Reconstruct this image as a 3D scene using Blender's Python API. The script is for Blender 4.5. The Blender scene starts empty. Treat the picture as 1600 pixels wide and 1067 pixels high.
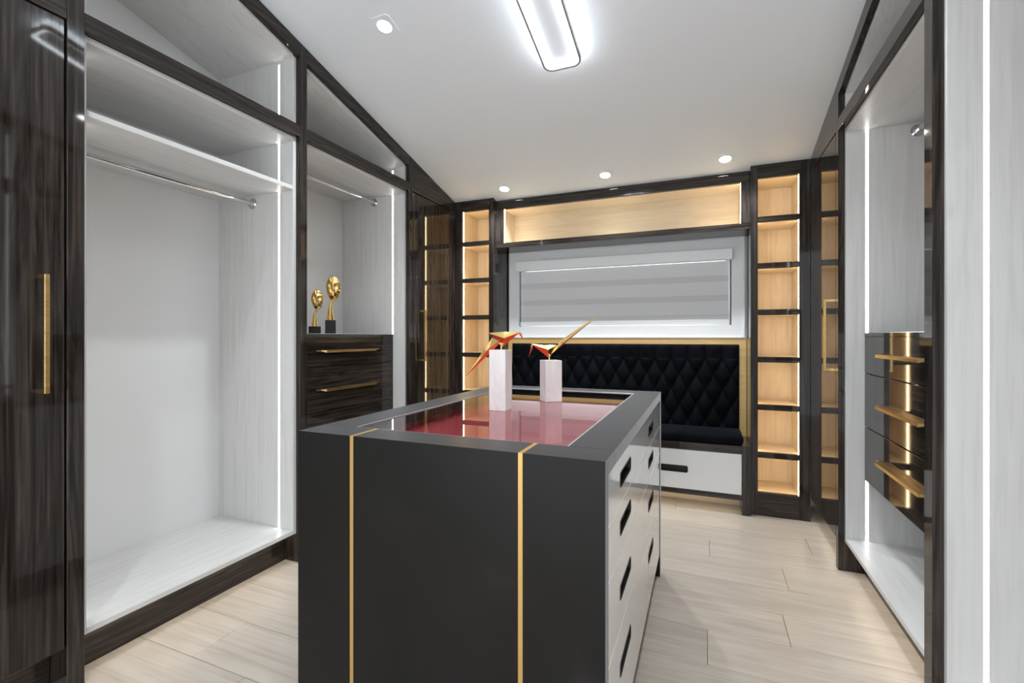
import bpy, bmesh, math, random
from mathutils import Vector, Matrix
random.seed(7)
scene = bpy.context.scene
PI = math.pi

# ------------------------------------------------------------------ camera
YAW = math.atan(301 / 733)
cam_d = bpy.data.cameras.new('camera')
cam_d.sensor_width = 36.0
cam_d.lens = 733 / 1600 * 36
cam_d.shift_y = -7.5 / 1600
cam_d.clip_start = 0.02
cam = bpy.data.objects.new('camera', cam_d)
scene.collection.objects.link(cam)
cam.location = (0, 0, 1.2)
cam.rotation_euler = (PI / 2, 0, YAW)
scene.camera = cam

# ------------------------------------------------------------------ world / exposure
world = bpy.data.worlds.new('world')
scene.world = world
world.use_nodes = True
world.node_tree.nodes['Background'].inputs[0].default_value = (0.90, 0.96, 1.0, 1)
world.node_tree.nodes['Background'].inputs[1].default_value = 2.05      # fill light, added to enter through the unseen opening behind the camera
scene.cycles.max_bounces = 9
scene.cycles.diffuse_bounces = 6
scene.view_settings.view_transform = 'Standard'
scene.view_settings.look = 'None'
scene.view_settings.gamma = 1.0
scene.view_settings.use_curve_mapping = False
scene.view_settings.exposure = 0.73
LAMP_DOWN = 9.0     # ceiling lamp diffuser
LAMP_UP = 7.0       # ceiling lamp halo onto the ceiling
SPOT_W = 33.0        # each recessed downlight
LED_COOL = 6.0       # strips in the white wardrobes
LED_WARM = 15.0      # strips in the display columns
LED_KICK = 7.0      # strips under the plinths

# ------------------------------------------------------------------ room numbers (metres)
XL, XR = -1.985, 0.635            # front faces of the left and right wardrobes
YC = 3.545                        # front of the display columns
YW = 3.88                         # window wall
WALL_L, WALL_R = -2.62, 1.27
YFRONT = -1.25
def cz(y):                        # underside of the sloping ceiling
    return 2.353 - 0.2445 * (y - 3.55)

# ------------------------------------------------------------------ materials
def new_mat(name):
    m = bpy.data.materials.new(name); m.use_nodes = True
    nt = m.node_tree
    return m, nt, nt.nodes['Principled BSDF']
def setp(b, **k):
    names = {'rough': 'Roughness', 'metal': 'Metallic', 'spec': 'Specular IOR Level', 'coat': 'Coat Weight',
             'coatr': 'Coat Roughness', 'sheen': 'Sheen Weight', 'ior': 'IOR', 'sheenr': 'Sheen Roughness'}
    for a, v in k.items(): b.inputs[names[a]].default_value = v
def plain(name, col, **k):
    m, nt, b = new_mat(name); b.inputs['Base Color'].default_value = (*col, 1); setp(b, **k); return m
def emit(name, col, s):
    m, nt, b = new_mat(name)
    b.inputs['Base Color'].default_value = (*col, 1)
    b.inputs['Emission Color'].default_value = (*col, 1)
    b.inputs['Emission Strength'].default_value = s
    return m
def grain(name, c0, c1, c2, axis, fine=85.0, long=1.8, bump=0.0, rnd=False, wave=0.5, **k):
    """wood with fibres running along axis 0, 1 or 2"""
    m, nt, b = new_mat(name); N = nt.nodes; L = nt.links
    tc = N.new('ShaderNodeTexCoord'); vec = tc.outputs['Object']
    if rnd:
        oi = N.new('ShaderNodeObjectInfo')
        mul = N.new('ShaderNodeMath'); mul.operation = 'MULTIPLY'; mul.inputs[1].default_value = 37.0
        L.new(oi.outputs['Random'], mul.inputs[0])
        ad = N.new('ShaderNodeVectorMath'); ad.operation = 'ADD'
        L.new(vec, ad.inputs[0]); L.new(mul.outputs[0], ad.inputs[1]); vec = ad.outputs[0]
    mp = N.new('ShaderNodeMapping'); s = [fine] * 3; s[axis] = long
    mp.inputs['Scale'].default_value = s; L.new(vec, mp.inputs['Vector'])
    n1 = N.new('ShaderNodeTexNoise'); n1.inputs['Scale'].default_value = 1.0
    n1.inputs['Detail'].default_value = 5; n1.inputs['Roughness'].default_value = 0.62
    n1.inputs['Distortion'].default_value = wave; L.new(mp.outputs[0], n1.inputs['Vector'])
    mp2 = N.new('ShaderNodeMapping'); s2 = [fine * 0.16] * 3; s2[axis] = long * 0.55
    mp2.inputs['Scale'].default_value = s2; L.new(vec, mp2.inputs['Vector'])
    n2 = N.new('ShaderNodeTexNoise'); n2.inputs['Scale'].default_value = 1.0
    n2.inputs['Detail'].default_value = 3; n2.inputs['Distortion'].default_value = 1.2
    L.new(mp2.outputs[0], n2.inputs['Vector'])
    # cathedral rings out of the broad noise
    mu = N.new('ShaderNodeMath'); mu.operation = 'MULTIPLY'; mu.inputs[1].default_value = 26.0
    L.new(n2.outputs[0], mu.inputs[0])
    si = N.new('ShaderNodeMath'); si.operation = 'SINE'; L.new(mu.outputs[0], si.inputs[0])
    mx = N.new('ShaderNodeMath'); mx.operation = 'MULTIPLY_ADD'
    L.new(si.outputs[0], mx.inputs[0]); mx.inputs[1].default_value = 0.085; L.new(n1.outputs[0], mx.inputs[2])
    r = N.new('ShaderNodeValToRGB'); e = r.color_ramp.elements
    e[0].position = 0.3; e[0].color = (*c0, 1); e[1].position = 0.72; e[1].color = (*c2, 1)
    x = e.new(0.5); x.color = (*c1, 1)
    L.new(mx.outputs[0], r.inputs[0]); col = r.outputs[0]
    if rnd:
        hs = N.new('ShaderNodeHueSaturation')
        mr = N.new('ShaderNodeMapRange'); mr.inputs['To Min'].default_value = 0.94; mr.inputs['To Max'].default_value = 1.06
        L.new(oi.outputs['Random'], mr.inputs['Value']); L.new(mr.outputs[0], hs.inputs['Value'])
        L.new(col, hs.inputs['Color']); col = hs.outputs[0]
    L.new(col, b.inputs['Base Color'])
    if bump:
        bp = N.new('ShaderNodeBump'); bp.inputs['Strength'].default_value = bump; bp.inputs['Distance'].default_value = 0.002
        L.new(mx.outputs[0], bp.inputs['Height']); L.new(bp.outputs[0], b.inputs['Normal'])
    setp(b, **k)
    return m

D0, D1, D2 = (0.012, 0.0094, 0.0080), (0.027, 0.0213, 0.0183), (0.060, 0.0485, 0.042)
dk = dict(rough=0.045, spec=0.38)
M_dark = [grain('dark_gloss_veneer_' + 'xyz'[i], D0, D1, D2, i, **dk) for i in range(3)]
W0, W1, W2 = (0.585, 0.58, 0.57), (0.635, 0.63, 0.62), (0.665, 0.66, 0.652)
M_white = [grain('white_woodgrain_' + 'xyz'[i], W0, W1, W2, i, fine=70, bump=0.12, rough=0.38, spec=0.4) for i in range(3)]
M_plainwhite = plain('white_back_panel', (0.73, 0.73, 0.73), rough=0.4)
M_wall = plain('white_wall_paint', (0.85, 0.85, 0.845), rough=0.6)
M_ceil = plain('white_ceiling_paint', (0.865, 0.905, 0.945), rough=0.7)
M_oak = grain('pale_oak_floor', (0.40, 0.345, 0.295), (0.46, 0.403, 0.346), (0.51, 0.452, 0.395), 0, fine=38, long=1.3,
              bump=0.15, rnd=True, wave=0.9, rough=0.34, spec=0.45)
M_sub = plain('dark_joint', (0.12, 0.095, 0.075), rough=0.8)
M_gold = grain('brushed_brass', (0.62, 0.40, 0.14), (0.72, 0.48, 0.19), (0.82, 0.58, 0.27), 1, fine=160, long=3, rough=0.3, metal=1.0)
M_goldpol = plain('polished_gold', (0.88, 0.62, 0.24), rough=0.08, metal=1.0)
M_inlay = plain('satin_gold_inlay', (0.60, 0.38, 0.12), rough=0.38, metal=0.55)
M_edging = plain('silver_edging', (0.6, 0.6, 0.62), rough=0.35, metal=0.6)
M_chrome = plain('chrome', (0.72, 0.72, 0.74), rough=0.07, metal=1.0)
M_gloss = plain('white_gloss_lacquer', (0.82, 0.82, 0.82), rough=0.06, coat=0.5, coatr=0.02)
M_black = plain('black_plastic', (0.008, 0.008, 0.009), rough=0.35)
M_blackgloss = plain('black_gloss', (0.006, 0.006, 0.007), rough=0.12)
M_warmlit = [grain('warm_lit_laminate_' + 'xyz'[i], (0.64, 0.535, 0.39), (0.70, 0.59, 0.435), (0.75, 0.64, 0.48), i, fine=60, rough=0.3) for i in range(3)]  # pale panels; the warm LED tint is partly put into this tan
M_tan = grain('honey_veneer', (0.64, 0.40, 0.135), (0.72, 0.46, 0.16), (0.77, 0.51, 0.19), 0, fine=50, rough=0.35)
M_blind = plain('grey_blind_fabric', (0.77, 0.77, 0.78), rough=0.85)
M_sheer = plain('grey_sheer_fabric', (0.67, 0.67, 0.68), rough=0.85)
M_gapshade = plain('gap_shade_grey', (0.16, 0.16, 0.165), rough=0.6)  # dark grey standing in for shade in the gaps round the blind
M_valance = plain('pale_grey_valance', (0.95, 0.95, 0.955), rough=0.45)
M_trim = plain('white_window_casing', (0.88, 0.88, 0.885), rough=0.35)
M_marble = grain('white_marble', (0.70, 0.66, 0.65), (0.78, 0.74, 0.735), (0.82, 0.785, 0.78), 2, fine=9, long=4, wave=2.0, rough=0.3)
M_red = plain('red_lining', (0.34, 0.010, 0.028), rough=0.6)
M_birdred = plain('vermilion_enamel', (0.72, 0.075, 0.03), rough=0.25)
M_greyrim = plain('grey_aluminium', (0.26, 0.26, 0.27), rough=0.4)
M_lampin = emit('lamp_diffuser', (0.90, 0.96, 1.0), LAMP_DOWN)
M_lampup = emit('lamp_halo', (0.90, 0.96, 1.0), LAMP_UP)
M_down = emit('downlight_disc', (1.0, 0.98, 0.95), 25.0)
M_cool = emit('led_neutral', (1.0, 0.98, 0.94), LED_COOL)
M_warm = emit('led_warm', (1.0, 0.74, 0.40), LED_WARM)
M_kick = emit('led_floor', (1.0, 0.84, 0.62), LED_KICK)

def stone_mat():
    m, nt, b = new_mat('black_stone'); N = nt.nodes; L = nt.links
    tc = N.new('ShaderNodeTexCoord')
    mp = N.new('ShaderNodeMapping'); mp.inputs['Scale'].default_value = (1, 1, 0.6); L.new(tc.outputs['Object'], mp.inputs[0])
    n = N.new('ShaderNodeTexNoise'); n.inputs['Scale'].default_value = 3.2; n.inputs['Detail'].default_value = 7
    n.inputs['Distortion'].default_value = 1.4; L.new(mp.outputs[0], n.inputs['Vector'])
    r = N.new('ShaderNodeValToRGB'); e = r.color_ramp.elements
    e[0].position = 0.35; e[0].color = (0.0075, 0.0066, 0.0058, 1); e[1].position = 0.8; e[1].color = (0.024, 0.0225, 0.0215, 1)
    x = e.new(0.62); x.color = (0.0100, 0.0090, 0.0082, 1)
    L.new(n.outputs[0], r.inputs[0]); L.new(r.outputs[0], b.inputs['Base Color'])
    rr = N.new('ShaderNodeMapRange'); rr.inputs['To Min'].default_value = 0.34; rr.inputs['To Max'].default_value = 0.44
    L.new(n.outputs[0], rr.inputs['Value']); L.new(rr.outputs[0], b.inputs['Roughness'])
    setp(b, spec=0.2, sheen=0.40, sheenr=0.30)
    b.inputs['Sheen Tint'].default_value = (0.80, 0.83, 0.90, 1)
    return m
M_stone = stone_mat()
def velvet_mat():
    m, nt, b = new_mat('black_velvet'); N = nt.nodes; L = nt.links
    tc = N.new('ShaderNodeTexCoord'); n = N.new('ShaderNodeTexNoise'); n.inputs['Scale'].default_value = 7; n.inputs['Detail'].default_value = 4
    L.new(tc.outputs['Object'], n.inputs['Vector'])
    r = N.new('ShaderNodeValToRGB'); e = r.color_ramp.elements
    e[0].position = 0.35; e[0].color = (0.0025, 0.0028, 0.0038, 1); e[1].position = 0.75; e[1].color = (0.006, 0.0075, 0.0115, 1)
    L.new(n.outputs[0], r.inputs[0]); L.new(r.outputs[0], b.inputs['Base Color'])
    setp(b, rough=0.85, spec=0.08, sheen=0.11, sheenr=0.30)
    b.inputs['Sheen Tint'].default_value = (0.35, 0.45, 0.65, 1)
    return m
M_velvet = velvet_mat()
def glass_mat():
    m = bpy.data.materials.new('clear_glass'); m.use_nodes = True
    nt = m.node_tree; N = nt.nodes; L = nt.links
    N.remove(N['Principled BSDF'])
    fr = N.new('ShaderNodeFresnel'); fr.inputs['IOR'].default_value = 1.5
    ad = N.new('ShaderNodeMath'); ad.operation = 'MULTIPLY'; ad.inputs[1].default_value = 1.25; ad.use_clamp = True
    L.new(fr.outputs[0], ad.inputs[0])
    t = N.new('ShaderNodeBsdfTransparent'); t.inputs[0].default_value = (0.96, 0.97, 0.97, 1)
    g = N.new('ShaderNodeBsdfGlossy'); g.inputs['Roughness'].default_value = 0.0
    mx = N.new('ShaderNodeMixShader'); ge = N.new('ShaderNodeNewGeometry'); inv = N.new('ShaderNodeMath'); inv.operation = 'SUBTRACT'; inv.inputs[0].default_value = 1.0
    L.new(ge.outputs['Backfacing'], inv.inputs[1])
    fm = N.new('ShaderNodeMath'); fm.operation = 'MULTIPLY'; L.new(ad.outputs[0], fm.inputs[0]); L.new(inv.outputs[0], fm.inputs[1])
    L.new(fm.outputs[0], mx.inputs[0]); L.new(t.outputs[0], mx.inputs[1]); L.new(g.outputs[0], mx.inputs[2])
    L.new(mx.outputs[0], N['Material Output'].inputs[0])
    return m
M_glass = glass_mat()

# ------------------------------------------------------------------ builders
def link(o, parent=None):
    scene.collection.objects.link(o)
    if parent is not None: o.parent = parent
    return o
def thing(name, label, cat, loc=(0, 0, 0), group=None):
    o = bpy.data.objects.new(name, None); o.empty_display_size = 0.1
    o.location = loc; o['label'] = label; o['category'] = cat
    if group: o['group'] = group
    return link(o)
def origin(parent):
    v = Vector((0, 0, 0))
    while parent is not None: v += parent.location; parent = parent.parent
    return v
def finish(name, bm, mats, parent=None, smooth=False, loc=None):
    """bm holds world coordinates; the mesh is stored relative to the object's own origin"""
    base = origin(parent); own = Vector(loc) if loc is not None else base
    bmesh.ops.translate(bm, verts=bm.verts, vec=-own)
    bmesh.ops.recalc_face_normals(bm, faces=bm.faces)
    me = bpy.data.meshes.new(name); bm.to_mesh(me); bm.free()
    for m in (mats if isinstance(mats, (list, tuple)) else [mats]): me.materials.append(m)
    if smooth:
        for p in me.polygons: p.use_smooth = True
    o = bpy.data.objects.new(name, me); o.location = own - base
    return link(o, parent)
def bevel(bm, w, seg=1):
    if w > 0:
        bmesh.ops.bevel(bm, geom=list(bm.edges), offset=w, segments=seg, affect='EDGES', profile=0.5, clamp_overlap=True)
def box_bm(x0, x1, y0, y1, z0, z1, bm=None):
    bm = bm or bmesh.new()
    a, b = sorted((x0, x1)); c, d = sorted((y0, y1)); e, f = sorted((z0, z1))
    v = [bm.verts.new(p) for p in ((a,c,e),(b,c,e),(b,d,e),(a,d,e),(a,c,f),(b,c,f),(b,d,f),(a,d,f))]
    for q in ((0,3,2,1),(4,5,6,7),(0,1,5,4),(1,2,6,5),(2,3,7,6),(3,0,4,7)): bm.faces.new([v[i] for i in q])
    return bm
def box(name, x0, x1, y0, y1, z0, z1, mat, parent=None, bev=0.0012, seg=1, loc=None):
    bm = box_bm(x0, x1, y0, y1, z0, z1); bevel(bm, bev, seg)
    return finish(name, bm, mat, parent, loc=loc)
def prism_bm(pts, axis, a0, a1):
    """polygon pts given in the two other axes (in xyz order), extruded along axis"""
    bm = bmesh.new(); lo, hi = [], []
    for p in pts:
        for a, lst in ((a0, lo), (a1, hi)):
            q = list(p); q.insert(axis, a); lst.append(bm.verts.new(q))
    bm.faces.new(lo); bm.faces.new(hi[::-1]); n = len(pts)
    for i in range(n): bm.faces.new([lo[i], hi[i], hi[(i+1) % n], lo[(i+1) % n]])
    return bm
def prism(name, pts, axis, a0, a1, mat, parent=None, bev=0.0, loc=None):
    bm = prism_bm(pts, axis, a0, a1); bmesh.ops.recalc_face_normals(bm, faces=bm.faces); bevel(bm, bev)
    return finish(name, bm, mat, parent, loc=loc)
def cyl_bm(p0, p1, r0, r1=None, n=20, bm=None):
    bm = bm or bmesh.new(); r1 = r0 if r1 is None else r1
    p0, p1 = Vector(p0), Vector(p1); d = (p1 - p0).normalized()
    u = d.orthogonal().normalized(); w = d.cross(u)
    A, B = [], []
    for i in range(n):
        t = 2 * PI * i / n; o = u * math.cos(t) + w * math.sin(t)
        A.append(bm.verts.new(p0 + o * r0)); B.append(bm.verts.new(p1 + o * r1))
    bm.faces.new(A[::-1]); bm.faces.new(B)
    for i in range(n): bm.faces.new([A[i], A[(i+1) % n], B[(i+1) % n], B[i]])
    return bm
def shade(o, ang=35):
    me = o.data
    for p in me.polygons: p.use_smooth = True
    bm = bmesh.new(); bm.from_mesh(me)
    for e in bm.edges:
        if len(e.link_faces) == 2: e.smooth = e.calc_face_angle() < math.radians(ang)
        else: e.smooth = False
    bm.to_mesh(me); bm.free()
    return o
def structure(o):
    o['kind'] = 'structure'; return o

# ------------------------------------------------------------------ room shell
floor = structure(box('floor', WALL_L - 0.1, WALL_R + 0.1, YFRONT - 0.1, YW + 0.1, -0.08, -0.012, M_sub, bev=0))
floor['label'] = 'pale oak plank floor'
joint = {3: -1.777, 6: 0.01, 7: 0.31, 9: 0.369, 10: 0.025, 4: -0.72, 5: -0.95, 8: -0.60, 11: 0.55, 12: -0.35, 0: -1.1, 1: -0.3, 2: -1.5}
PW, PL = 0.2293, 1.83
yy = 1.172 - 11 * PW
idx = -8
while yy < YW:
    jx = joint.get(idx, (idx * 0.77) % 1.8 - 1.2)
    xs = sorted(jx + i * PL for i in range(-3, 4))
    cuts = [WALL_L] + [x for x in xs if WALL_L + 0.15 < x < WALL_R - 0.15] + [WALL_R]
    y1 = min(yy + PW, YW)
    y0p = max(yy, YFRONT)
    for a, b in zip(cuts[:-1], cuts[1:]):
        if y1 - y0p > 0.03:
            box('plank', a + 0.0008, b - 0.0008, y0p + 0.0008, y1 - 0.0008, -0.014, 0.0, M_oak, floor, bev=0.0014,
                loc=((a + b) / 2, (y0p + y1) / 2, 0))
    yy += PW; idx += 1

def slope_poly(y0, y1, d0, d1):      # band between ceiling minus d1 and minus d0
    return [(y0, cz(y0) - d1), (y1, cz(y1) - d1), (y1, cz(y1) - d0), (y0, cz(y0) - d0)]
structure(prism('ceiling', slope_poly(YFRONT - 0.1, YW + 0.1, -0.1, 0.0), 0, WALL_L - 0.1, WALL_R + 0.1, M_ceil))
def wall_yz(name, x0, x1):
    return structure(prism(name, [(YFRONT - 0.1, 0), (YW + 0.1, 0), (YW + 0.1, cz(YW + 0.1)), (YFRONT - 0.1, cz(YFRONT - 0.1))], 0, x0, x1, M_wall))
wall_yz('wall_left', WALL_L - 0.1, WALL_L)
wall_yz('wall_right', WALL_R, WALL_R + 0.1)
bm = bmesh.new()          # unseen wide opening behind the camera, added to let the world fill in
for a in ((WALL_L, -1.95, 0, 2.5), (0.62, WALL_R, 0, 2.5), (WALL_L, WALL_R, 2.5, cz(YFRONT))):
    box_bm(a[0], a[1], YFRONT - 0.1, YFRONT, a[2], a[3], bm)
structure(finish('wall_front', bm, M_wall))
# window wall: four pieces around the opening, one mesh
WX0, WX1, WZ0, WZ1 = -1.522, 0.186, 1.288, 1.86
bm = bmesh.new()
for a in ((WALL_L, WX0, 0, 2.27), (WX1, WALL_R, 0, 2.27), (WX0, WX1, 0, WZ0), (WX0, WX1, WZ1, 2.27)):
    box_bm(a[0], a[1], YW, YW + 0.1, a[2], a[3], bm)
wb = structure(finish('wall_back', bm, M_wall))
# window: casing boards, sash and a pane behind the blind
win = structure(thing('window_1', 'wide low window with white casing above the bench', 'window', ((WX0 + WX1) / 2, YW, WZ0)))
del win['category']
CX0, CX1, CZ0, CZ1 = -1.597, 0.262, 1.202, 1.932
IX0, IX1, IZ0, IZ1 = -1.522, 0.186, 1.288, 1.860
def frame_board(name, pts, y0, y1, mat, par, bev=0.003):
    prism(name, pts, 1, y0, y1, mat, par, bev)
for pts in ([(CX0, CZ0), (CX1, CZ0), (IX1, IZ0), (IX0, IZ0)], [(CX0, CZ1), (CX1, CZ1), (IX1, IZ1), (IX0, IZ1)],
            [(CX0, CZ0), (CX0, CZ1), (IX0, IZ1), (IX0, IZ0)], [(CX1, CZ0), (CX1, CZ1), (IX1, IZ1), (IX1, IZ0)]):
    frame_board('casing_board', pts, YW - 0.02, YW - 0.0005, M_trim, win, 0.0006)
OX0, OX1, OZ0, OZ1 = CX0 - 0.014, CX1 + 0.014, CZ0 - 0.012, CZ1 + 0.012
for b_ in ((OX0, CX0, OZ0, OZ1), (CX1, OX1, OZ0, OZ1), (CX0, CX1, OZ0, CZ0), (CX0, CX1, CZ1, OZ1)):
    box('casing_bead', b_[0], b_[1], YW - 0.028, YW - 0.0005, b_[2], b_[3], M_trim, win, bev=0.002)
bm = bmesh.new()
for a in ((WX0, WX0 + 0.04, WZ0, WZ1), (WX1 - 0.04, WX1, WZ0, WZ1), (WX0 + 0.04, WX1 - 0.04, WZ0, WZ0 + 0.04), (WX0 + 0.04, WX1 - 0.04, WZ1 - 0.04, WZ1)):
    box_bm(a[0], a[1], YW + 0.045, YW + 0.09, a[2], a[3], bm)
finish('sash', bm, M_trim, win)
box('pane', WX0 + 0.04, WX1 - 0.04, YW + 0.062, YW + 0.068, WZ0 + 0.04, WZ1 - 0.04, M_glass, win, bev=0)
# zebra blind
bl = thing('roller_blind', 'grey banded roller blind pulled down over the window', 'blind', ((IX0 + IX1) / 2, YW - 0.01, IZ0))
box('valance', -1.526, 0.191, YW - 0.085, YW - 0.0205, 1.771, 1.853, M_valance, bl, bev=0.004, seg=2)
bz = [1.772, 1.667, 1.617, 1.519, 1.470, 1.371, 1.330]
for i in range(6):
    o_ = i % 2 == 0
    box('fabric_band' if o_ else 'sheer_band', -1.507, 0.169, YW + (0.004 if o_ else 0.0065), YW + (0.0065 if o_ else 0.008), bz[i + 1] - 0.002, bz[i] + 0.001,
        M_blind if o_ else M_sheer, bl, bev=0)
box('bottom_bar', -1.510, 0.172, YW - 0.008, YW + 0.012, 1.2945, 1.331, M_valance, bl, bev=0.004, seg=2)
box('leak_blocker', -1.5205, 0.1845, YW + 0.009, YW + 0.045, 1.79, 1.859, M_gapshade, bl, bev=0)  # dark block added behind the valance to stop light leaking in
for x in (-1.516, 0.180):
    box('side_channel', x - 0.0055, x + 0.0055, YW + 0.0085, YW + 0.022, 1.2885, 1.7895, M_gapshade, bl, bev=0.0005)  # coloured dark for the shaded side gaps, also keeps light from leaking

# ------------------------------------------------------------------ wardrobes along the two long walls
class Side:
    def __init__(s, sign, xf, kick, led, drw):
        s.sign, s.xf, s.kick, s.led, s.drw = sign, xf, kick, led, drw
    def x(s, t): return s.xf - s.sign * t
    def box(s, name, t0, t1, y0, y1, z0, z1, mat, par, bev=0.0012, seg=1):
        return box(name, s.x(t0), s.x(t1), y0, y1, z0, z1, mat, par, bev, seg)
    def slope(s, name, t0, t1, pts, mat, par, bev=0.0):
        return prism(name, pts, 0, s.x(t0), s.x(t1), mat, par, bev)
LEFT = Side(1, XL, 0.105, 0.130, 0.126)
RIGHT = Side(-1, XR, 0.112, 0.117, 0.107)
FT, CT, CD = 0.028, 0.019, 0.60       # face frame thickness, carcass board, inner depth
FAS = 0.074                           # height of the sloping fascia

def post(S, y0, y1, par):
    S.slope('post', 0, S.kick, [(y0, 0.0), (y1, 0.0), (y1, cz(y1) - 0.001), (y0, cz(y0) - 0.001)], M_dark[2], par, 0.001)

def handle_v(S, par, y, z0, z1):
    w = 0.0065
    bm = box_bm(S.x(-0.044), S.x(-0.032), y - w, y + w, z0, z1)
    bevel(bm, 0.0008)
    for za in (z0, z1 - 0.012): box_bm(S.x(-0.0325), S.x(0.0), y - w * 0.9, y + w * 0.9, za, za + 0.012, bm)
    finish('handle', bm, M_gold, par)

def handle_h(S, par, t, y0, y1, z):
    """edge-mounted lip pull: flat tab on the drawer and a wider bar standing off"""
    bm = bmesh.new()
    prof = [(0.0, -0.002), (0.0, 0.003), (0.030, 0.003), (0.030, -0.011), (0.025, -0.011), (0.025, -0.002)]
    pts = [(S.x(t - a), z + b) for a, b in prof]
    lo, hi = [], []
    ya, yb = y0 + 0.055, y1 - 0.055
    sect = [(y0, 0.30), (y0 + 0.035, 0.32), (ya, 1.0), (yb, 1.0), (y1 - 0.035, 0.32), (y1, 0.30)]
    rings = []
    for yq, sc in sect:
        rings.append([bm.verts.new((S.x(t - a * sc), yq, z + b * (1 if b > 0 else sc))) for a, b in prof])
    for r0, r1 in zip(rings[:-1], rings[1:]):
        for i in range(6): bm.faces.new([r0[i], r0[(i+1) % 6], r1[(i+1) % 6], r1[i]])
    bm.faces.new(rings[0]); bm.faces.new(rings[-1][::-1])
    finish('handle', bm, M_gold, par)

def led_v(S, par, y, side, z0, z1):
    # strip let into the wardrobe side; side=-1: on the far board facing the room's near end
    ya, yb = (y - 0.0004, y + 0.001) if side < 0 else (y - 0.001, y + 0.0004)
    S.box('led_strip', S.led - 0.0058, S.led + 0.0058, ya, yb, z0, z1, M_cool, par, bev=0)

def open_wardrobe(S, y0, y1, label, shelf=None, rod=None, drawers=False, posts=(), closed_near=True):
    xm = S.x(0.3)
    T = thing('open_wardrobe', label, 'wardrobe', (xm, (y0 + y1) / 2, 0))
    for a, b in posts: post(S, a, b, T)
    a, b = y0, y1
    S.slope('back_panel', CD, CD + 0.012, [(a, 0.153), (b, 0.153), (b, cz(b) - FAS - 0.005), (a, cz(a) - FAS - 0.005)], M_plainwhite, T)
    for ya, yb in ((a, a + CT), (b - CT, b)):
        S.slope('side_panel', FT, CD, [(ya, 0.153), (yb, 0.153), (yb, cz(yb) - FAS - 0.004), (ya, cz(ya) - FAS - 0.004)], M_white[2], T, 0.0008)
    S.box('bottom_panel', FT, CD, a + CT, b - CT, 0.153, 0.174, M_white[1], T)
    S.box('top_panel', FT, CD, a + CT, b - CT, 2.238, 2.259, M_white[1], T)
    S.box('loft_panel', FT, CD, a + CT, b - CT, 2.300, 2.335, M_white[1], T)
    S.box('rail', 0, FT - 0.0003, a, b, 2.260, 2.322, M_dark[1], T)
    S.slope('sloping_panel', FT, CD, slope_poly(a + CT, b - CT, FAS - 0.004, FAS + 0.018), M_white[1], T, 0.0008)
    S.slope('fascia', 0, FT - 0.0003, slope_poly(a, b, 0.001, FAS), M_dark[1], T, 0.001)
    S.box('plinth', S.kick, S.kick + 0.016, a, b, 0, 0.152, M_dark[1], T)
    S.box('led_strip', 0.062, 0.072, a + 0.01, b - 0.01, 0.1490, 0.1528, M_kick, T, bev=0)
    zt = 2.238
    zlo = 1.219 if drawers else 0.174
    segs = [(zlo, shelf if shelf else zt)]
    if shelf: segs.append((shelf + 0.022, zt))
    if drawers: segs.append((0.174, 0.481))
    for za, zb in segs:
        led_v(S, T, b - CT, -1, za, zb); led_v(S, T, a + CT, 1, za, zb)
    led_v(S, T, b - CT, -1, 2.336, cz(b) - FAS - 0.03); led_v(S, T, a + CT, 1, 2.336, cz(a) - FAS - 0.03)
    if shelf: S.box('shelf', FT + 0.002, CD, a + CT + 0.0005, b - CT - 0.0005, shelf, shelf + 0.022, M_white[1], T)
    if rod:
        t, z = rod
        r = finish('hanging_rod', cyl_bm((S.x(t), a + CT, z), (S.x(t), b - CT, z), 0.0125, n=24), M_chrome, T); shade(r)
        for yq, dy in ((a + CT, 0.011), (b - CT, -0.011)):
            bm = cyl_bm((S.x(t), yq, z), (S.x(t), yq + dy * 0.45, z), 0.030, n=28)
            cyl_bm((S.x(t), yq + dy * 0.4, z), (S.x(t), yq + dy * 1.9, z), 0.0185, 0.0165, n=24, bm=bm)
            shade(finish('rod_flange', bm, M_chrome, r))
    if drawers:
        td = S.drw
        S.box('drawer_top', td, CD, a + CT + 0.0005, b - CT - 0.0005, 1.200, 1.2185, M_dark[1], T)
        S.box('drawer_box', td + 0.022, CD - 0.01, a + CT + 0.002, b - CT - 0.002, 0.484, 1.1995, M_dark[1], T)
        for za, zb, hz in ((1.0185, 1.1995, 1.116), (0.7525, 1.0145, 0.884), (0.482, 0.7485, 0.630)):
            D = S.box('drawer', td, td + 0.021, a + CT + 0.002, b - CT - 0.002, za, zb, M_dark[1], T, bev=0.0015)
            ym = (a + b) / 2
            handle_h(S, D, td, ym - 0.285, ym + 0.285, hz)
    return T

def tall_cabinet(S, y0, y1, label, hy, posts=()):
    T = thing('tall_cabinet', label, 'cabinet', (S.x(0.3), (y0 + y1) / 2, 0))
    for a, b in posts: post(S, a, b, T)
    S.slope('body', 0.024, CD, [(y0, 0.153), (y1, 0.153), (y1, cz(y1) - 0.002), (y0, cz(y0) - 0.002)], M_dark[2], T)
    S.slope('fascia', 0.0, 0.0235, [(y0, 2.270), (y1, 2.270), (y1, cz(y1) - 0.002), (y0, cz(y0) - 0.002)], M_dark[1], T, 0.001)
    D = S.box('door', 0.0, 0.021, y0 + 0.006, y1 - 0.006, 0.153, 2.262, M_dark[2], T, bev=0.0015)
    handle_v(S, D, hy, 1.018, 1.400)
    S.box('plinth', S.kick, S.kick + 0.016, y0, y1, 0, 0.1525, M_dark[1], T)
    S.box('led_strip', 0.062, 0.072, y0 + 0.01, y1 - 0.01, 0.1490, 0.1528, M_kick, T, bev=0)
    return T

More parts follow.
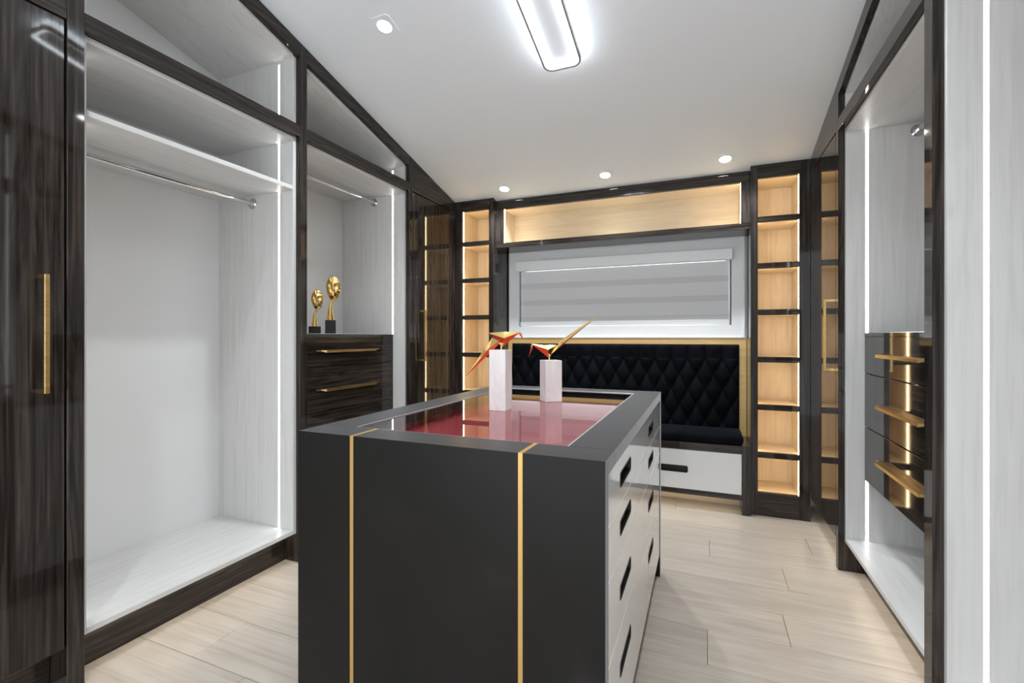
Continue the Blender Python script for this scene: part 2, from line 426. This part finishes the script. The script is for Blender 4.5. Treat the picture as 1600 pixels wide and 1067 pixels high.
tall_cabinet(LEFT, 0.27, 0.891, 'dark glossy wood tall cabinet with brass handle, nearest on the left', 0.822, posts=((0.222, 0.27),))
open_wardrobe(LEFT, 0.940, 1.875, 'empty white wardrobe with high shelf and chrome rod, left of the island',
              shelf=1.978, rod=(0.326, 1.934), posts=((0.892, 0.940), (1.875, 1.923)))
open_wardrobe(LEFT, 1.923, 2.868, 'white wardrobe with dark drawers holding the two gold head sculptures',
              rod=(0.296, 2.199), drawers=True, posts=((2.868, 2.915),))
tall_cabinet(LEFT, 2.915, 3.500, 'dark glossy tall cabinet in the far left corner beside the gold shelves', 3.020, posts=((3.500, 3.544),))
open_wardrobe(RIGHT, 0.85, 1.791, 'white wardrobe at the right edge showing only its side and light strip',
              rod=(0.32, 2.199), posts=((0.802, 0.85), (1.791, 1.847)))
open_wardrobe(RIGHT, 1.847, 2.868, 'white wardrobe with three dark brass-handled drawers on the right wall',
              rod=(0.32, 2.199), drawers=True, posts=((2.868, 2.912),))
tall_cabinet(RIGHT, 2.912, 3.5435, 'dark glossy tall cabinet in the far right corner mirroring lit shelves', 2.975)

# ------------------------------------------------------------------ display columns on the end wall
SH = [1.9865, 1.675, 1.363, 1.047, 0.727, 0.407]
def display_column(x0, x1, o0, o1, label):
    T = thing('display_shelf', label, 'shelf unit', ((x0 + x1) / 2, YC, 0))
    yb = YW - 0.002
    for a, b in ((x0, o0), (o1, x1)):
        prism('post', [(YC, 0), (YC + 0.03, 0), (YC + 0.03, cz(YC + 0.03) - 0.001), (YC, cz(YC) - 0.001)], 0, a, b, M_dark[2], T, 0.001)
    prism('top_rail', [(YC, 2.264), (YC + 0.0295, 2.264), (YC + 0.0295, cz(YC + 0.0295) - 0.001), (YC, cz(YC) - 0.001)], 0, o0, o1, M_dark[0], T, 0.001)
    box('bottom_rail', o0, o1, YC, YC + 0.0295, 0, 0.157, M_dark[0], T)
    for a, b, c in ((x0, x0 + 0.018, o0 - 0.010), (x1 - 0.018, x1, o1 + 0.010)):
        prism('outer_side', [(YC + 0.0305, 0), (yb, 0), (yb, cz(yb) - 0.001), (YC + 0.0305, cz(YC + 0.0305) - 0.001)], 0, a, b, M_dark[2], T)
    for a, b in ((o0 - 0.012, o0 - 0.002), (o1 + 0.002, o1 + 0.012)):
        box('inner_side', a, b, YC + 0.0305, yb - 0.012, 0.150, 2.272, M_warmlit[2], T, bev=0)
    box('back_panel', o0 - 0.012, o1 + 0.012, yb - 0.011, yb, 0.150, 2.272, M_warmlit[2], T, bev=0)
    box('inner_top', o0 - 0.012, o1 + 0.012, YC + 0.0305, yb - 0.012, 2.2725, 2.284, M_warmlit[0], T, bev=0)
    box('inner_bottom', o0 - 0.002, o1 + 0.002, YC + 0.0305, yb - 0.012, 0.138, 0.1495, M_warmlit[0], T, bev=0)
    for z in SH:
        s = box('shelf', o0 - 0.0018, o1 + 0.0018, YC + 0.0235, yb - 0.0125, z - 0.017, z + 0.018, M_warmlit[0], T)
        box('shelf_edge', o0 + 0.0003, o1 - 0.0003, YC + 0.001, YC + 0.023, z - 0.019, z + 0.019, M_dark[0], s)
    zs = [0.150] + [v for z in reversed(SH) for v in (z - 0.0175, z + 0.0185)] + [2.272]
    for i in range(0, len(zs), 2):
        for xx, s in ((o0 - 0.002, 1), (o1 + 0.002, -1)):
            box('led_strip', xx - 0.0005 * s, xx + 0.0035 * s, YC + 0.036, YC + 0.046, zs[i] + 0.001, zs[i + 1] - 0.001, M_warm, T, bev=0)
    return T
display_column(-1.9845, -1.622, -1.923, -1.665, 'tall narrow dark shelf unit with glowing gold compartments, left of the window')
display_column(0.287, 0.634, 0.331, 0.574, 'tall narrow dark shelf unit with glowing gold compartments, right of the window')

# lit box above the window
T = thing('display_box', 'long dark wall box with lit gold inside above the window', 'shelf', (-0.67, 3.60, 1.943))
bx0, bx1, bo0, bo1, by, bz0, bo_z0, bo_z1 = -1.6215, 0.2865, -1.562, 0.232, 3.600, 1.943, 1.984, 2.266
box('bottom_rail', bx0, bx1, by, by + 0.03, bz0, bo_z0, M_dark[0], T)
prism('top_rail', [(by, bo_z1), (by + 0.03, bo_z1), (by + 0.03, cz(by + 0.03) - 0.001), (by, cz(by) - 0.001)], 0, bx0, bx1, M_dark[0], T, 0.001)
for a, b in ((bx0, bo0), (bo1, bx1)): box('stile', a, b, by, by + 0.0298, bo_z0 + 0.0002, bo_z1 - 0.0002, M_dark[2], T)
box('underside', bx0, bx1, by + 0.0305, YW - 0.0005, bz0, bz0 + 0.02, M_dark[0], T)
box('inner_bottom', bo0 - 0.002, bo1 + 0.002, by + 0.0305, YW - 0.014, bz0 + 0.0205, bo_z0 - 0.002, M_warmlit[0], T, bev=0)
box('inner_top', bo0 - 0.002, bo1 + 0.002, by + 0.0305, YW - 0.014, bo_z1 + 0.003, bo_z1 + 0.012, M_warmlit[0], T, bev=0)
box('back_panel', bo0 - 0.02, bo1 + 0.02, YW - 0.0135, YW - 0.0005, bz0 + 0.021, bo_z1 + 0.003, M_warmlit[0], T, bev=0)
for x, s in ((bo0 - 0.002, 1), (bo1 + 0.002, -1)):
    box('inner_side', x - 0.012 * s, x, by + 0.0305, YW - 0.0138, bz0 + 0.021, bo_z1 + 0.003, M_warmlit[2], T, bev=0)
    box('led_strip', x - 0.0005 * s, x + 0.0035 * s, by + 0.036, by + 0.046, bo_z0, bo_z1, M_warm, T, bev=0)

# ------------------------------------------------------------------ window bench
T = thing('window_bench', 'dark wood bench with white drawers under the window', 'bench', (-0.667, 3.60, 0))
for a, b in ((-1.6205, -1.567), (0.232, 0.2855)):
    box('end_panel', a, b, 3.50, YW - 0.022, 0, 0.464, M_dark[2], T)
box('top_board', -1.5668, 0.2318, 3.50, YW - 0.022, 0.410, 0.464, M_dark[0], T)
box('bottom_rail', -1.5668, 0.2318, 3.502, YW - 0.03, 0.098, 0.133, M_dark[0], T)
box('plinth', -1.5668, 0.2318, 3.70, 3.72, 0.0, 0.0975, M_warmlit[0], T)
box('led_strip', -1.55, 0.215, 3.545, 3.555, 0.0942, 0.0982, M_kick, T, bev=0)
def slotted_drawer(axis, lo, hi, z0, z1, front, back, slots, sz0, sz1, par, mat=None, cup=0.03):
    """drawer front (solid mesh) with rounded finger slots; a black cup lines every slot"""
    mat = mat or M_gloss
    cuts = [lo] + [(slots[i][1] + slots[i + 1][0]) / 2 for i in range(len(slots) - 1)] + [hi]
    P = (lambda u, z, p: (u, p, z)) if axis == 0 else (lambda u, z, p: (p, u, z))
    bm = bmesh.new(); r = 0.011; n = 4
    def rr(a, b, c, d):
        pts = []
        for cx, cy, t0 in ((b - r, d - r, 0), (a + r, d - r, 90), (a + r, c + r, 180), (b - r, c + r, 270)):
            for i in range(n + 1):
                t = math.radians(t0 + 90 * i / n); pts.append((cx + r * math.cos(t), cy + r * math.sin(t)))
        return pts
    for ci, (a, b) in enumerate(slots):
        u0, u1 = cuts[ci], cuts[ci + 1]
        inner = rr(a, b, sz0, sz1); N_ = len(inner)
        corner = [(u1, z1), (u0, z1), (u0, z0), (u1, z0)]
        for p in (front, back):
            iv = [bm.verts.new(P(*q, p)) for q in inner]; cv = [bm.verts.new(P(*q, p)) for q in corner]
            for c in range(4):
                s = c * (n + 1)
                for i in range(n): bm.faces.new([cv[c], iv[s + i], iv[s + i + 1]])
                e = (s + n + 1) % N_
                bm.faces.new([cv[c], iv[s + n], iv[e], cv[(c + 1) % 4]])
            if p == front: fi = iv
            else: bi = iv
        for i in range(N_): bm.faces.new([fi[i], fi[(i + 1) % N_], bi[(i + 1) % N_], bi[i]])
    c = [[bm.verts.new(P(u, z, p)) for u, z in ((lo, z0), (hi, z0), (hi, z1), (lo, z1))] for p in (front, back)]
    for i in range(4): bm.faces.new([c[0][i], c[0][(i + 1) % 4], c[1][(i + 1) % 4], c[1][i]])
    bmesh.ops.remove_doubles(bm, verts=bm.verts, dist=1e-5)
    D = finish('drawer', bm, mat, par)
    sgn = 1 if back > front else -1
    for a, b in slots:
        bm = bmesh.new(); o1 = rr(a, b, sz0, sz1); N_ = len(o1)
        r0 = [bm.verts.new(P(*q, front - 0.0012 * sgn)) for q in o1]
        k_ = 0.90; mu, mz = (a + b) / 2, (sz0 + sz1) / 2
        ins = [(mu + (q[0] - mu) * 0.975, mz + (q[1] - mz) * k_) for q in o1]
        r1 = [bm.verts.new(P(*q, front - 0.0012 * sgn)) for q in ins]
        r2 = [bm.verts.new(P(*q, front + cup * sgn)) for q in ins]
        r3 = [bm.verts.new(P(*q, back - 0.0005 * sgn)) for q in o1]
        for A, B in ((r0, r1), (r1, r2), (r0, r3)):
            for i in range(N_): bm.faces.new([A[i], A[(i + 1) % N_], B[(i + 1) % N_], B[i]])
        bm.faces.new(r2)
        finish('recessed_handle', bm, M_black, D)
    return D
for a, b in ((-1.5645, -0.6690), (-0.6660, 0.2295)):
    m_ = (a + b) / 2
    slotted_drawer(0, a, b, 0.135, 0.408, 3.503, 3.523, [(m_ - 0.11, m_ + 0.11)], 0.248, 0.296, T)

# honey panel on the wall behind the bench
tp = structure(box('trim_1', -1.6205, 0.2855, YW - 0.0215, YW - 0.0005, 0.44, 1.189, M_tan, bev=0.001))
tp['label'] = 'honey wood panel behind the tufted backrest'

# tufted backrest
def backrest():
    x0, x1, z0, z1 = -1.572, 0.236, 0.525, 1.142
    y_back, y_front = YW - 0.0225, 3.815
    T = thing('bench_backrest', 'black velvet tufted backrest fixed to the wall above the bench', 'backrest', ((x0 + x1) / 2, y_back, z0))
    S, dz = 0.121, 0.114
    zr = 1.030                                   # top row of buttons
    nx, nz = 300, 104
    bm = bmesh.new(); g = []
    def h(x, z):
        a = (x - x0) / S
        ed = min(x - x0, x1 - x, z1 - z) ; edge = min(1, max(0, ed / 0.03)); edge = math.sqrt(1 - (1 - edge) ** 2)
        if z <= zr:
            q = (zr - z) / (2 * dz)
            u, w = a + q, a - q
            f = (abs(math.sin(PI * u)) * abs(math.sin(PI * w))) ** 0.42
        else:
            f1 = abs(math.sin(PI * a)) ** 0.5
            f = f1 * (0.75 + 0.25 * min(1, (z - zr) / 0.05))
        return (0.006 + 0.034 * f) * edge
    for j in range(nz + 1):
        z = z0 + (z1 - z0) * j / nz
        g.append([bm.verts.new((x0 + (x1 - x0) * i / nx, y_front + 0.02 - h(x0 + (x1 - x0) * i / nx, z), z)) for i in range(nx + 1)])
    for j in range(nz):
        for i in range(nx): bm.faces.new([g[j][i], g[j][i + 1], g[j + 1][i + 1], g[j + 1][i]])
    rim = g[0] + [g[j][nx] for j in range(1, nz + 1)] + g[nz][:nx][::-1] + [g[j][0] for j in range(nz - 1, 0, -1)]
    bk = [bm.verts.new((v.co.x, y_back, v.co.z)) for v in rim]
    n = len(rim)
    for i in range(n): bm.faces.new([rim[i], rim[(i + 1) % n], bk[(i + 1) % n], bk[i]])
    bm.faces.new(bk)
    shade(finish('padding', bm, M_velvet, T), 60)
    bm = bmesh.new(); bmesh.ops.create_uvsphere(bm, u_segments=8, v_segments=5, radius=0.007)
    bmesh.ops.scale(bm, vec=(1, 0.6, 1), verts=bm.verts)
    me = bpy.data.meshes.new('button'); bm.to_mesh(me); bm.free(); me.materials.append(M_velvet)
    j = 0; z = zr
    while z > z0 + 0.03:
        i = 0
        while True:
            x = x0 + S * (i + (0.5 if j % 2 else 0))
            if x > x1 - 0.02: break
            if x > x0 + 0.02:
                o = bpy.data.objects.new('button', me); o.location = Vector((x, y_front + 0.0125, z)) - T.location; link(o, T)
            i += 1
        j += 1; z -= dz
backrest()

# seat cushion
def cushion():
    x0, x1, y0, y1, z0, z1 = -1.590, 0.243, 3.492, 3.793, 0.465, 0.534
    bm = box_bm(x0, x1, y0, y1, z0, z1)
    bevel(bm, 0.026, 4)
    o = finish('seat_cushion', bm, M_velvet, None, loc=((x0 + x1) / 2, (y0 + y1) / 2, z0)); shade(o, 50)
    o['label'] = 'long black velvet seat cushion lying on the window bench'; o['category'] = 'cushion'
cushion()

# ------------------------------------------------------------------ island
IXa, IXb, IYa, IYb, IZ = -1.122, -0.206, 1.052, 2.498, 0.92
TH = 0.039
gx0, gx1, gy0, gy1 = -1.008, -0.322, 1.166, 2.386
T = thing('display_island', 'black stone island with glass top, gold inlay lines and white drawers', 'island', ((IXa + IXb) / 2, (IYa + IYb) / 2, 0))
inl = [(-0.9275, -0.9155), (-0.4165, -0.4045)]
# top border boards (front one split by the gold lines)
xs = [IXa, inl[0][0], inl[0][1], inl[1][0], inl[1][1], IXb]
for a, b in ((xs[0], xs[1]), (xs[2], xs[3]), (xs[4], xs[5])):
    prism('stone_border', [(IYa + 0.0002, IZ), (gy0, IZ), (gy0, IZ - TH), (IYa + TH + 0.0002, IZ - TH)], 0, a + 0.0001, b - 0.0001, M_stone, T, 0.0004)
    prism('waterfall_slab', [(IYa, IZ - 0.0002), (IYa + TH, IZ - TH - 0.0002), (IYa + TH, 0), (IYa, 0)], 0, a + 0.0001, b - 0.0001, M_stone, T, 0.0004)
for a, b in inl:
    i_ = box('gold_inlay', a, b, IYa - 0.0003, IYa + TH, 0, IZ + 0.0002, M_inlay, T, bev=0.0004)
    box('top_line', a, b, IYa + TH, gy0, IZ - TH, IZ + 0.0002, M_inlay, i_, bev=0.0003)
box('stone_border', IXa, gx0, gy0 + 0.0003, gy1 - 0.0003, IZ - TH, IZ, M_stone, T, bev=0.0008)
box('stone_border', gx1, IXb, gy0 + 0.0003, gy1 - 0.0003, IZ - TH, IZ, M_stone, T, bev=0.0008)
prism('stone_border', [(gy1, IZ), (IYb - 0.0002, IZ), (IYb - 0.05, IZ - TH), (gy1, IZ - TH)], 0, IXa, IXb, M_stone, T, 0.0004)
prism('waterfall_slab', [(IYb, IZ - 0.0002), (IYb, 0), (IYb - 0.05, 0), (IYb - 0.05, IZ - TH - 0.0002)], 0, IXa, IXb, M_stone, T, 0.0004)
for zd in (0.753, 0.621, 0.421):
    box('divider_strip', IXb - 0.020, IXb - 0.0018, IYa + TH + 0.003, IYb - 0.053, zd - 0.0014, zd + 0.0014, M_trim, T, bev=0)
box('glass_top', gx0 + 0.0005, gx1 - 0.0005, gy0 + 0.0005, gy1 - 0.0005, IZ - 0.010, IZ - 0.004, M_glass, T, bev=0)
bm = bmesh.new()
for a in ((gx0, gx0 + 0.005, gy0, gy1), (gx1 - 0.005, gx1, gy0, gy1), (gx0 + 0.005, gx1 - 0.005, gy0, gy0 + 0.005), (gx0 + 0.005, gx1 - 0.005, gy1 - 0.005, gy1)):
    box_bm(a[0] + 0.0002, a[1] - 0.0002, a[2] + 0.0004, a[3] - 0.0004, IZ - 0.0035, IZ - 0.0008, bm)
finish('glass_edging', bm, M_edging, T)
# tray with red lining under the glass
tray = box('tray', gx0 - 0.02, gx1 + 0.02, gy0 - 0.02, gy1 + 0.02, 0.845, 0.855, M_red, T, bev=0)
for a in ((gx0 - 0.02, gx1 + 0.02, gy0 - 0.03, gy0 - 0.02), (gx0 - 0.02, gx1 + 0.02, gy1 + 0.02, gy1 + 0.03),
          (gx0 - 0.03, gx0 - 0.02, gy0 - 0.03, gy1 + 0.03), (gx1 + 0.02, gx1 + 0.03, gy0 - 0.03, gy1 + 0.03)):
    box('tray_side', *a, 0.845, IZ - TH - 0.001, M_red, tray, bev=0)
box('carcass', IXa + 0.022, IXb - 0.05, IYa + TH + 0.002, IYb - 0.052, 0.115, 0.75, M_dark[2], T)
box('side_panel', IXa + 0.002, IXa + 0.021, IYa + TH + 0.002, IYb - 0.052, 0.115, IZ - TH - 0.001, M_gloss, T)
box('plinth', IXa + 0.08, IXb - 0.08, IYa + TH + 0.002, IYb - 0.052, 0.0, 0.113, M_dark[1], T)
for za, zb, hc in ((0.7545, 0.8795, 0.817), (0.6225, 0.7515, 0.688), (0.4225, 0.6195, 0.515), (0.118, 0.4195, 0.309)):
    slotted_drawer(1, IYa + TH + 0.002, IYb - 0.052, za, zb, IXb - 0.002, IXb - 0.022,
                   [(1.262, 1.458), (1.94, 2.125)], hc - 0.021, hc + 0.021, T, cup=0.022)

# ------------------------------------------------------------------ bird sculptures
ca, sa = math.cos(YAW), math.sin(YAW)
def bird(name, label, block_c, side, rot, hgt, pivot_off, pts, scale, z_base):
    """pts: silhouette of the folded bird, metres along the picture-parallel axis and up from the pivot"""
    T = thing('bird_sculpture', label, 'sculpture', (*block_c, z_base), 'folded metal birds on the island')
    c, s = math.cos(rot), math.sin(rot); hs = side / 2
    bm = bmesh.new(); box_bm(-hs, hs, -hs, hs, 0, hgt, bm); bevel(bm, 0.0012)
    bmesh.ops.rotate(bm, verts=bm.verts, matrix=Matrix.Rotation(rot, 3, 'Z'))
    bmesh.ops.translate(bm, verts=bm.verts, vec=(*block_c, z_base))
    finish('marble_block', bm, M_marble, T)
    px = Vector((block_c[0] + pivot_off[0], block_c[1] + pivot_off[1], z_base + hgt))
    pin = finish('pin', cyl_bm(px - Vector((0, 0, 0.002)), px + Vector((0, 0, 0.016)), 0.0035, n=14), M_goldpol, T); shade(pin)
    ax = Vector((ca, sa, 0)); nr = Vector((-sa, ca, 0)); up = Vector((0, 0, 1))
    def W(p): return px + ax * p[0] + up * p[1] + nr * p[2]
    for nm, vs, fs, mt in pts:
        bm = bmesh.new(); V = [bm.verts.new(W(p)) for p in vs]
        mats = []
        for f, mi in fs:
            fc = bm.faces.new([V[i] for i in f]); fc.material_index = mi
        finish(nm, bm, [M_goldpol, M_birdred], T)
# folded shapes: gold upper facets over red lower facets, thin bipyramids
def folded(a, ridge, edge_w, keel, b, edge_mid, ma=1, mb=1):
    """a, b: end points; ridge/keel: top and bottom middle points; side edges at +-edge_w"""
    vs = [(*a, 0), (*ridge, 0), (*edge_mid, -edge_w), (*edge_mid, edge_w), (*keel, 0), (*b, 0)]
    fs = [((0, 1, 2), 0), ((1, 5, 2), 0), ((0, 3, 1), 0), ((1, 3, 5), 0), ((0, 2, 4), ma), ((2, 5, 4), mb), ((0, 4, 3), ma), ((4, 5, 3), mb)]
    return vs, fs
k1 = 0.00250
def p1(u, v): return ((u - 781.5) * k1, (547.0 - v) * k1)
b1 = []
vs, fs = folded(p1(759.6, 521.0), p1(786, 519.0), 0.020, p1(783, 542.5), p1(811, 519.6), p1(786, 529), 0, 1)
b1.append(('bird_body', vs, fs, 0))
vs, fs = folded(p1(790, 524), p1(768, 527), 0.012, p1(771, 545), p1(724.5, 590), p1(762, 545))
b1.append(('bird_tail', vs, fs, 0))
vs, fs = folded(p1(808, 519.2), p1(812.5, 520.5), 0.003, p1(809, 523.5), p1(815.6, 531.5), p1(811, 522))
b1.append(('bird_beak', vs, fs, 0))
bird('bird', 'gold and red folded bird on the taller white block, tail pointing down left', (-0.735, 1.672), 0.068, 0.03, 0.233, (0.006, -0.005), b1, 1, IZ - 0.0038)
k2 = 0.00293
def p2(u, v): return ((u - 860.8) * k2, (563.0 - v) * k2)
b2 = []
vs, fs = folded(p2(833.5, 538.5), p2(852, 540.0), 0.024, p2(860.5, 560), p2(872, 540), p2(858, 547), 1, 0)
b2.append(('bird_body', vs, fs, 0))
vs, fs = folded(p2(861, 556), p2(880, 531), 0.012, p2(882, 539.0), p2(938, 493.5), p2(881, 537))
b2.append(('bird_tail', vs, fs, 0))
vs, fs = folded(p2(836, 539.5), p2(832.8, 541), 0.003, p2(835.5, 545), p2(829.6, 558.3), p2(833.8, 543))
b2.append(('bird_beak', vs, fs, 0))
bird('bird', 'gold and red folded bird on the shorter white block, tail pointing up right', (-0.630, 1.986), 0.076, math.radians(38), 0.180, (-0.004, -0.008), b2, 1, IZ - 0.0038)

# ------------------------------------------------------------------ gold head sculptures
def lathe_path(rows, n=18):
    """rows: (cx, cz, rx, ry) stacked elliptical sections"""
    bm = bmesh.new(); R = []
    for cx, z, rx, ry in rows:
        R.append([bm.verts.new((cx + rx * math.cos(2 * PI * i / n), ry * math.sin(2 * PI * i / n), z)) for i in range(n)])
    for a, b in zip(R[:-1], R[1:]):
        for i in range(n): bm.faces.new([a[i], a[(i + 1) % n], b[(i + 1) % n], b[i]])
    bm.faces.new(R[0][::-1]); bm.faces.new(R[-1])
    return bm
def head_sculpture(loc, label, base_w, base_h, stem_h, head_h, turn):
    T = thing('head_sculpture', label, 'sculpture', loc, 'gold heads on the drawers')
    L = Vector(loc)
    rot = Matrix.Rotation(turn, 3, 'Z')
    def put(bm):
        bmesh.ops.rotate(bm, verts=bm.verts, matrix=rot); bmesh.ops.translate(bm, verts=bm.verts, vec=L); return bm
    h = base_w / 2
    bm = box_bm(-h, h, -h, h, 0, base_h); bevel(bm, 0.0012)
    finish('base', put(bm), M_blackgloss, T)
    # slender neck: flares at the foot, bends under the chin
    s = head_h
    rows = [(0, base_h - 0.0005, 0.17 * s, 0.14 * s), (0.0, base_h + stem_h * 0.3, 0.125 * s, 0.105 * s), (0.0, base_h + stem_h * 0.62, 0.085 * s, 0.075 * s),
            (0.01 * s, base_h + stem_h * 0.84, 0.065 * s, 0.06 * s), (0.07 * s, base_h + stem_h * 1.0, 0.06 * s, 0.055 * s), (0.14 * s, base_h + stem_h * 1.10, 0.07 * s, 0.055 * s)]
    shade(finish('neck', put(lathe_path(rows)), M_goldpol, T), 60)
    # jaw band that sweeps from the neck up to the face
    rows = []
    for i in range(9):
        t = i / 8
        rows.append((0.02 * s + 0.26 * s * t, base_h + stem_h * (0.94 + 0.30 * t * t) + 0.02 * s, 0.055 * s * (1 - 0.5 * t) + 0.004, 0.05 * s * (1 - 0.4 * t) + 0.003))
    shade(finish('jaw', put(lathe_path(rows, 12)), M_goldpol, T), 60)
    # hollow mask: oval rim, pushed-in face with brow, nose, lips and cheek folds
    bm = bmesh.new(); nu, nv = 36, 28; grid = []
    zc = base_h + stem_h + head_h * 0.52; a, b_, d = 0.285 * s, 0.50 * s, 0.30 * s
    for j in range(nv + 1):
        ph = -PI / 2 + PI * j / nv; row = []
        for i in range(nu):
            th = 2 * PI * i / nu
            x = a * math.cos(ph) * math.cos(th); y = -d * math.cos(ph) * math.sin(th); z = b_ * math.sin(ph)
            x *= 1.0 + 0.16 * (z / b_) if z < 0 else 1.0
            if y < 0:       # the face side
                u, v = x / a, z / b_
                rr = math.sqrt(u * u + v * v); y *= 0.42 if rr < 0.80 else 0.42 + 0.9 * (rr - 0.80)
                g = lambda cx, cy, sx, sy: math.exp(-((u - cx) / sx) ** 2 - ((v - cy) / sy) ** 2)
                y -= s * (0.105 * g(0, -0.02, 0.12, 0.24) + 0.05 * g(0, 0.33, 0.55, 0.09) + 0.06 * g(0, -0.40, 0.22, 0.07) + 0.06 * g(0, -0.62, 0.22, 0.10)
                          - 0.075 * g(-0.36, 0.14, 0.17, 0.10) - 0.075 * g(0.36, 0.14, 0.17, 0.10) + 0.05 * g(0.48, -0.18, 0.16, 0.20) + 0.05 * g(-0.48, -0.18, 0.16, 0.20))
            row.append(bm.verts.new((x + 0.12 * s * 0.9, y, z + zc)))
        grid.append(row)
    for j in range(nv):
        for i in range(nu): bm.faces.new([grid[j][i], grid[j][(i + 1) % nu], grid[j + 1][(i + 1) % nu], grid[j + 1][i]])
    bmesh.ops.remove_doubles(bm, verts=bm.verts, dist=1e-6)
    shade(finish('mask', put(bm), M_goldpol, T), 70)
YAWT = math.radians(44)
head_sculpture((-2.30, 2.290, 1.219), 'smaller gold head sculpture on a low black base, left of its pair', 0.072, 0.046, 0.105, 0.130, YAWT)
head_sculpture((-2.30, 2.425, 1.219), 'taller gold head sculpture on a cube-shaped black base, right of its pair', 0.066, 0.090, 0.128, 0.165, YAWT)

# ------------------------------------------------------------------ ceiling lights
SL = math.atan(0.2445)
def on_ceiling(x, y): return Vector((x, y, cz(y)))
Rz = Matrix.Rotation(-SL, 3, 'X')         # local z = ceiling normal
def rrect(w, l, r, n=8):
    pts = []
    for cx, cy, t0 in ((w - r, l - r, 0), (-w + r, l - r, 90), (-w + r, -l + r, 180), (w - r, -l + r, 270)):
        for i in range(n + 1):
            t = math.radians(t0 + 90 * i / n); pts.append((cx + r * math.cos(t), cy + r * math.sin(t)))
    return pts
def ring(o, i, z0, z1):
    bm = bmesh.new(); n = len(o)
    A = [bm.verts.new((*p, z0)) for p in o]; B = [bm.verts.new((*p, z0)) for p in i]
    C = [bm.verts.new((*p, z1)) for p in o]; D = [bm.verts.new((*p, z1)) for p in i]
    for k in range(n):
        m = (k + 1) % n
        bm.faces.new([A[k], A[m], B[m], B[k]]); bm.faces.new([C[k], D[k], D[m], C[m]])
        bm.faces.new([A[k], C[k], C[m], A[m]]); bm.faces.new([B[k], B[m], D[m], D[k]])
    return bm
LC = on_ceiling(-0.672, 1.858)
lamp = thing('ceiling_lamp', 'rounded oblong ceiling lamp with grey rim and glowing edge', 'lamp', LC)
def lamp_part(name, bm, mat, par):
    bmesh.ops.rotate(bm, verts=bm.verts, matrix=Rz); bmesh.ops.translate(bm, verts=bm.verts, vec=LC)
    return finish(name, bm, mat, par)
HW, HL = 0.0985, 0.515
lamp_part('rim', ring(rrect(HW, HL, 0.045), rrect(HW - 0.0095, HL - 0.0095, 0.036), -0.066, -0.040), M_greyrim, lamp)
lamp_part('diffuser', ring(rrect(HW - 0.0098, HL - 0.0098, 0.036), rrect(HW - 0.026, HL - 0.026, 0.024), -0.058, -0.050), M_lampin, lamp)
lamp_part('halo_strip', ring(rrect(HW - 0.010, HL - 0.010, 0.036), rrect(HW - 0.022, HL - 0.022, 0.028), -0.0390, -0.0080), M_lampup, lamp)
bm = bmesh.new(); P_ = rrect(HW - 0.0265, HL - 0.0265, 0.024)
lo = [bm.verts.new((*p, -0.047)) for p in P_]; hi = [bm.verts.new((*p, -0.0005)) for p in P_]
bm.faces.new(lo); bm.faces.new(hi[::-1])
for k in range(len(P_)): bm.faces.new([lo[k], lo[(k + 1) % len(P_)], hi[(k + 1) % len(P_)], hi[k]])
lamp_part('canopy', bm, M_ceil, lamp)

def downlight(x, y, label):
    c = on_ceiling(x, y)
    T = thing('recessed_downlight', label, 'downlight', c, 'square recessed downlights')
    def put(bm):
        bmesh.ops.rotate(bm, verts=bm.verts, matrix=Rz); bmesh.ops.translate(bm, verts=bm.verts, vec=c); return bm
    n = 28
    sq = []; ci = []
    h = 0.058; r = 0.036
    for i in range(n):
        t = 2 * PI * i / n; x_, y_ = math.cos(t), math.sin(t); m = max(abs(x_), abs(y_))
        sq.append((h * x_ / m, h * y_ / m)); ci.append((r * x_, r * y_))
    finish('trim_plate', put(ring(sq, ci, -0.004, -0.0002)), M_ceil, T)
    bm = bmesh.new(); A = [bm.verts.new((*p, -0.0012)) for p in ci]; B = [bm.verts.new((*p, -0.0003)) for p in ci]
    bm.faces.new(A); bm.faces.new(B[::-1])
    for i in range(n): bm.faces.new([A[i], A[(i + 1) % n], B[(i + 1) % n], B[i]])
    finish('lens', put(bm), M_down, T)
    ld = bpy.data.lights.new('downlight_beam', 'SPOT'); ld.energy = SPOT_W; ld.spot_size = math.radians(115); ld.spot_blend = 0.7
    ld.shadow_soft_size = 0.03; ld.color = (0.92, 0.97, 1.0)
    lo_ = bpy.data.objects.new('downlight_beam', ld); lo_.location = Rz @ Vector((0, 0, -0.012)); link(lo_, T)
downlight(-1.478, 1.925, 'square recessed downlight alone on the ceiling above the white wardrobes')
downlight(-1.478, 3.440, 'recessed downlight over the left end of the lit wall box')
downlight(-0.673, 3.432, 'recessed downlight over the middle of the lit wall box')
downlight(0.127, 3.425, 'recessed downlight over the right end of the lit wall box')
downlight(0.10, 1.925, 'unseen added downlight above the floor right of the island')  # this and the next two: unseen lamps added for light and reflections
downlight(-1.478, 0.45, 'unseen added downlight above the nearest dark cabinet')
downlight(0.10, 0.45, 'unseen added downlight on the high end of the ceiling, right side')
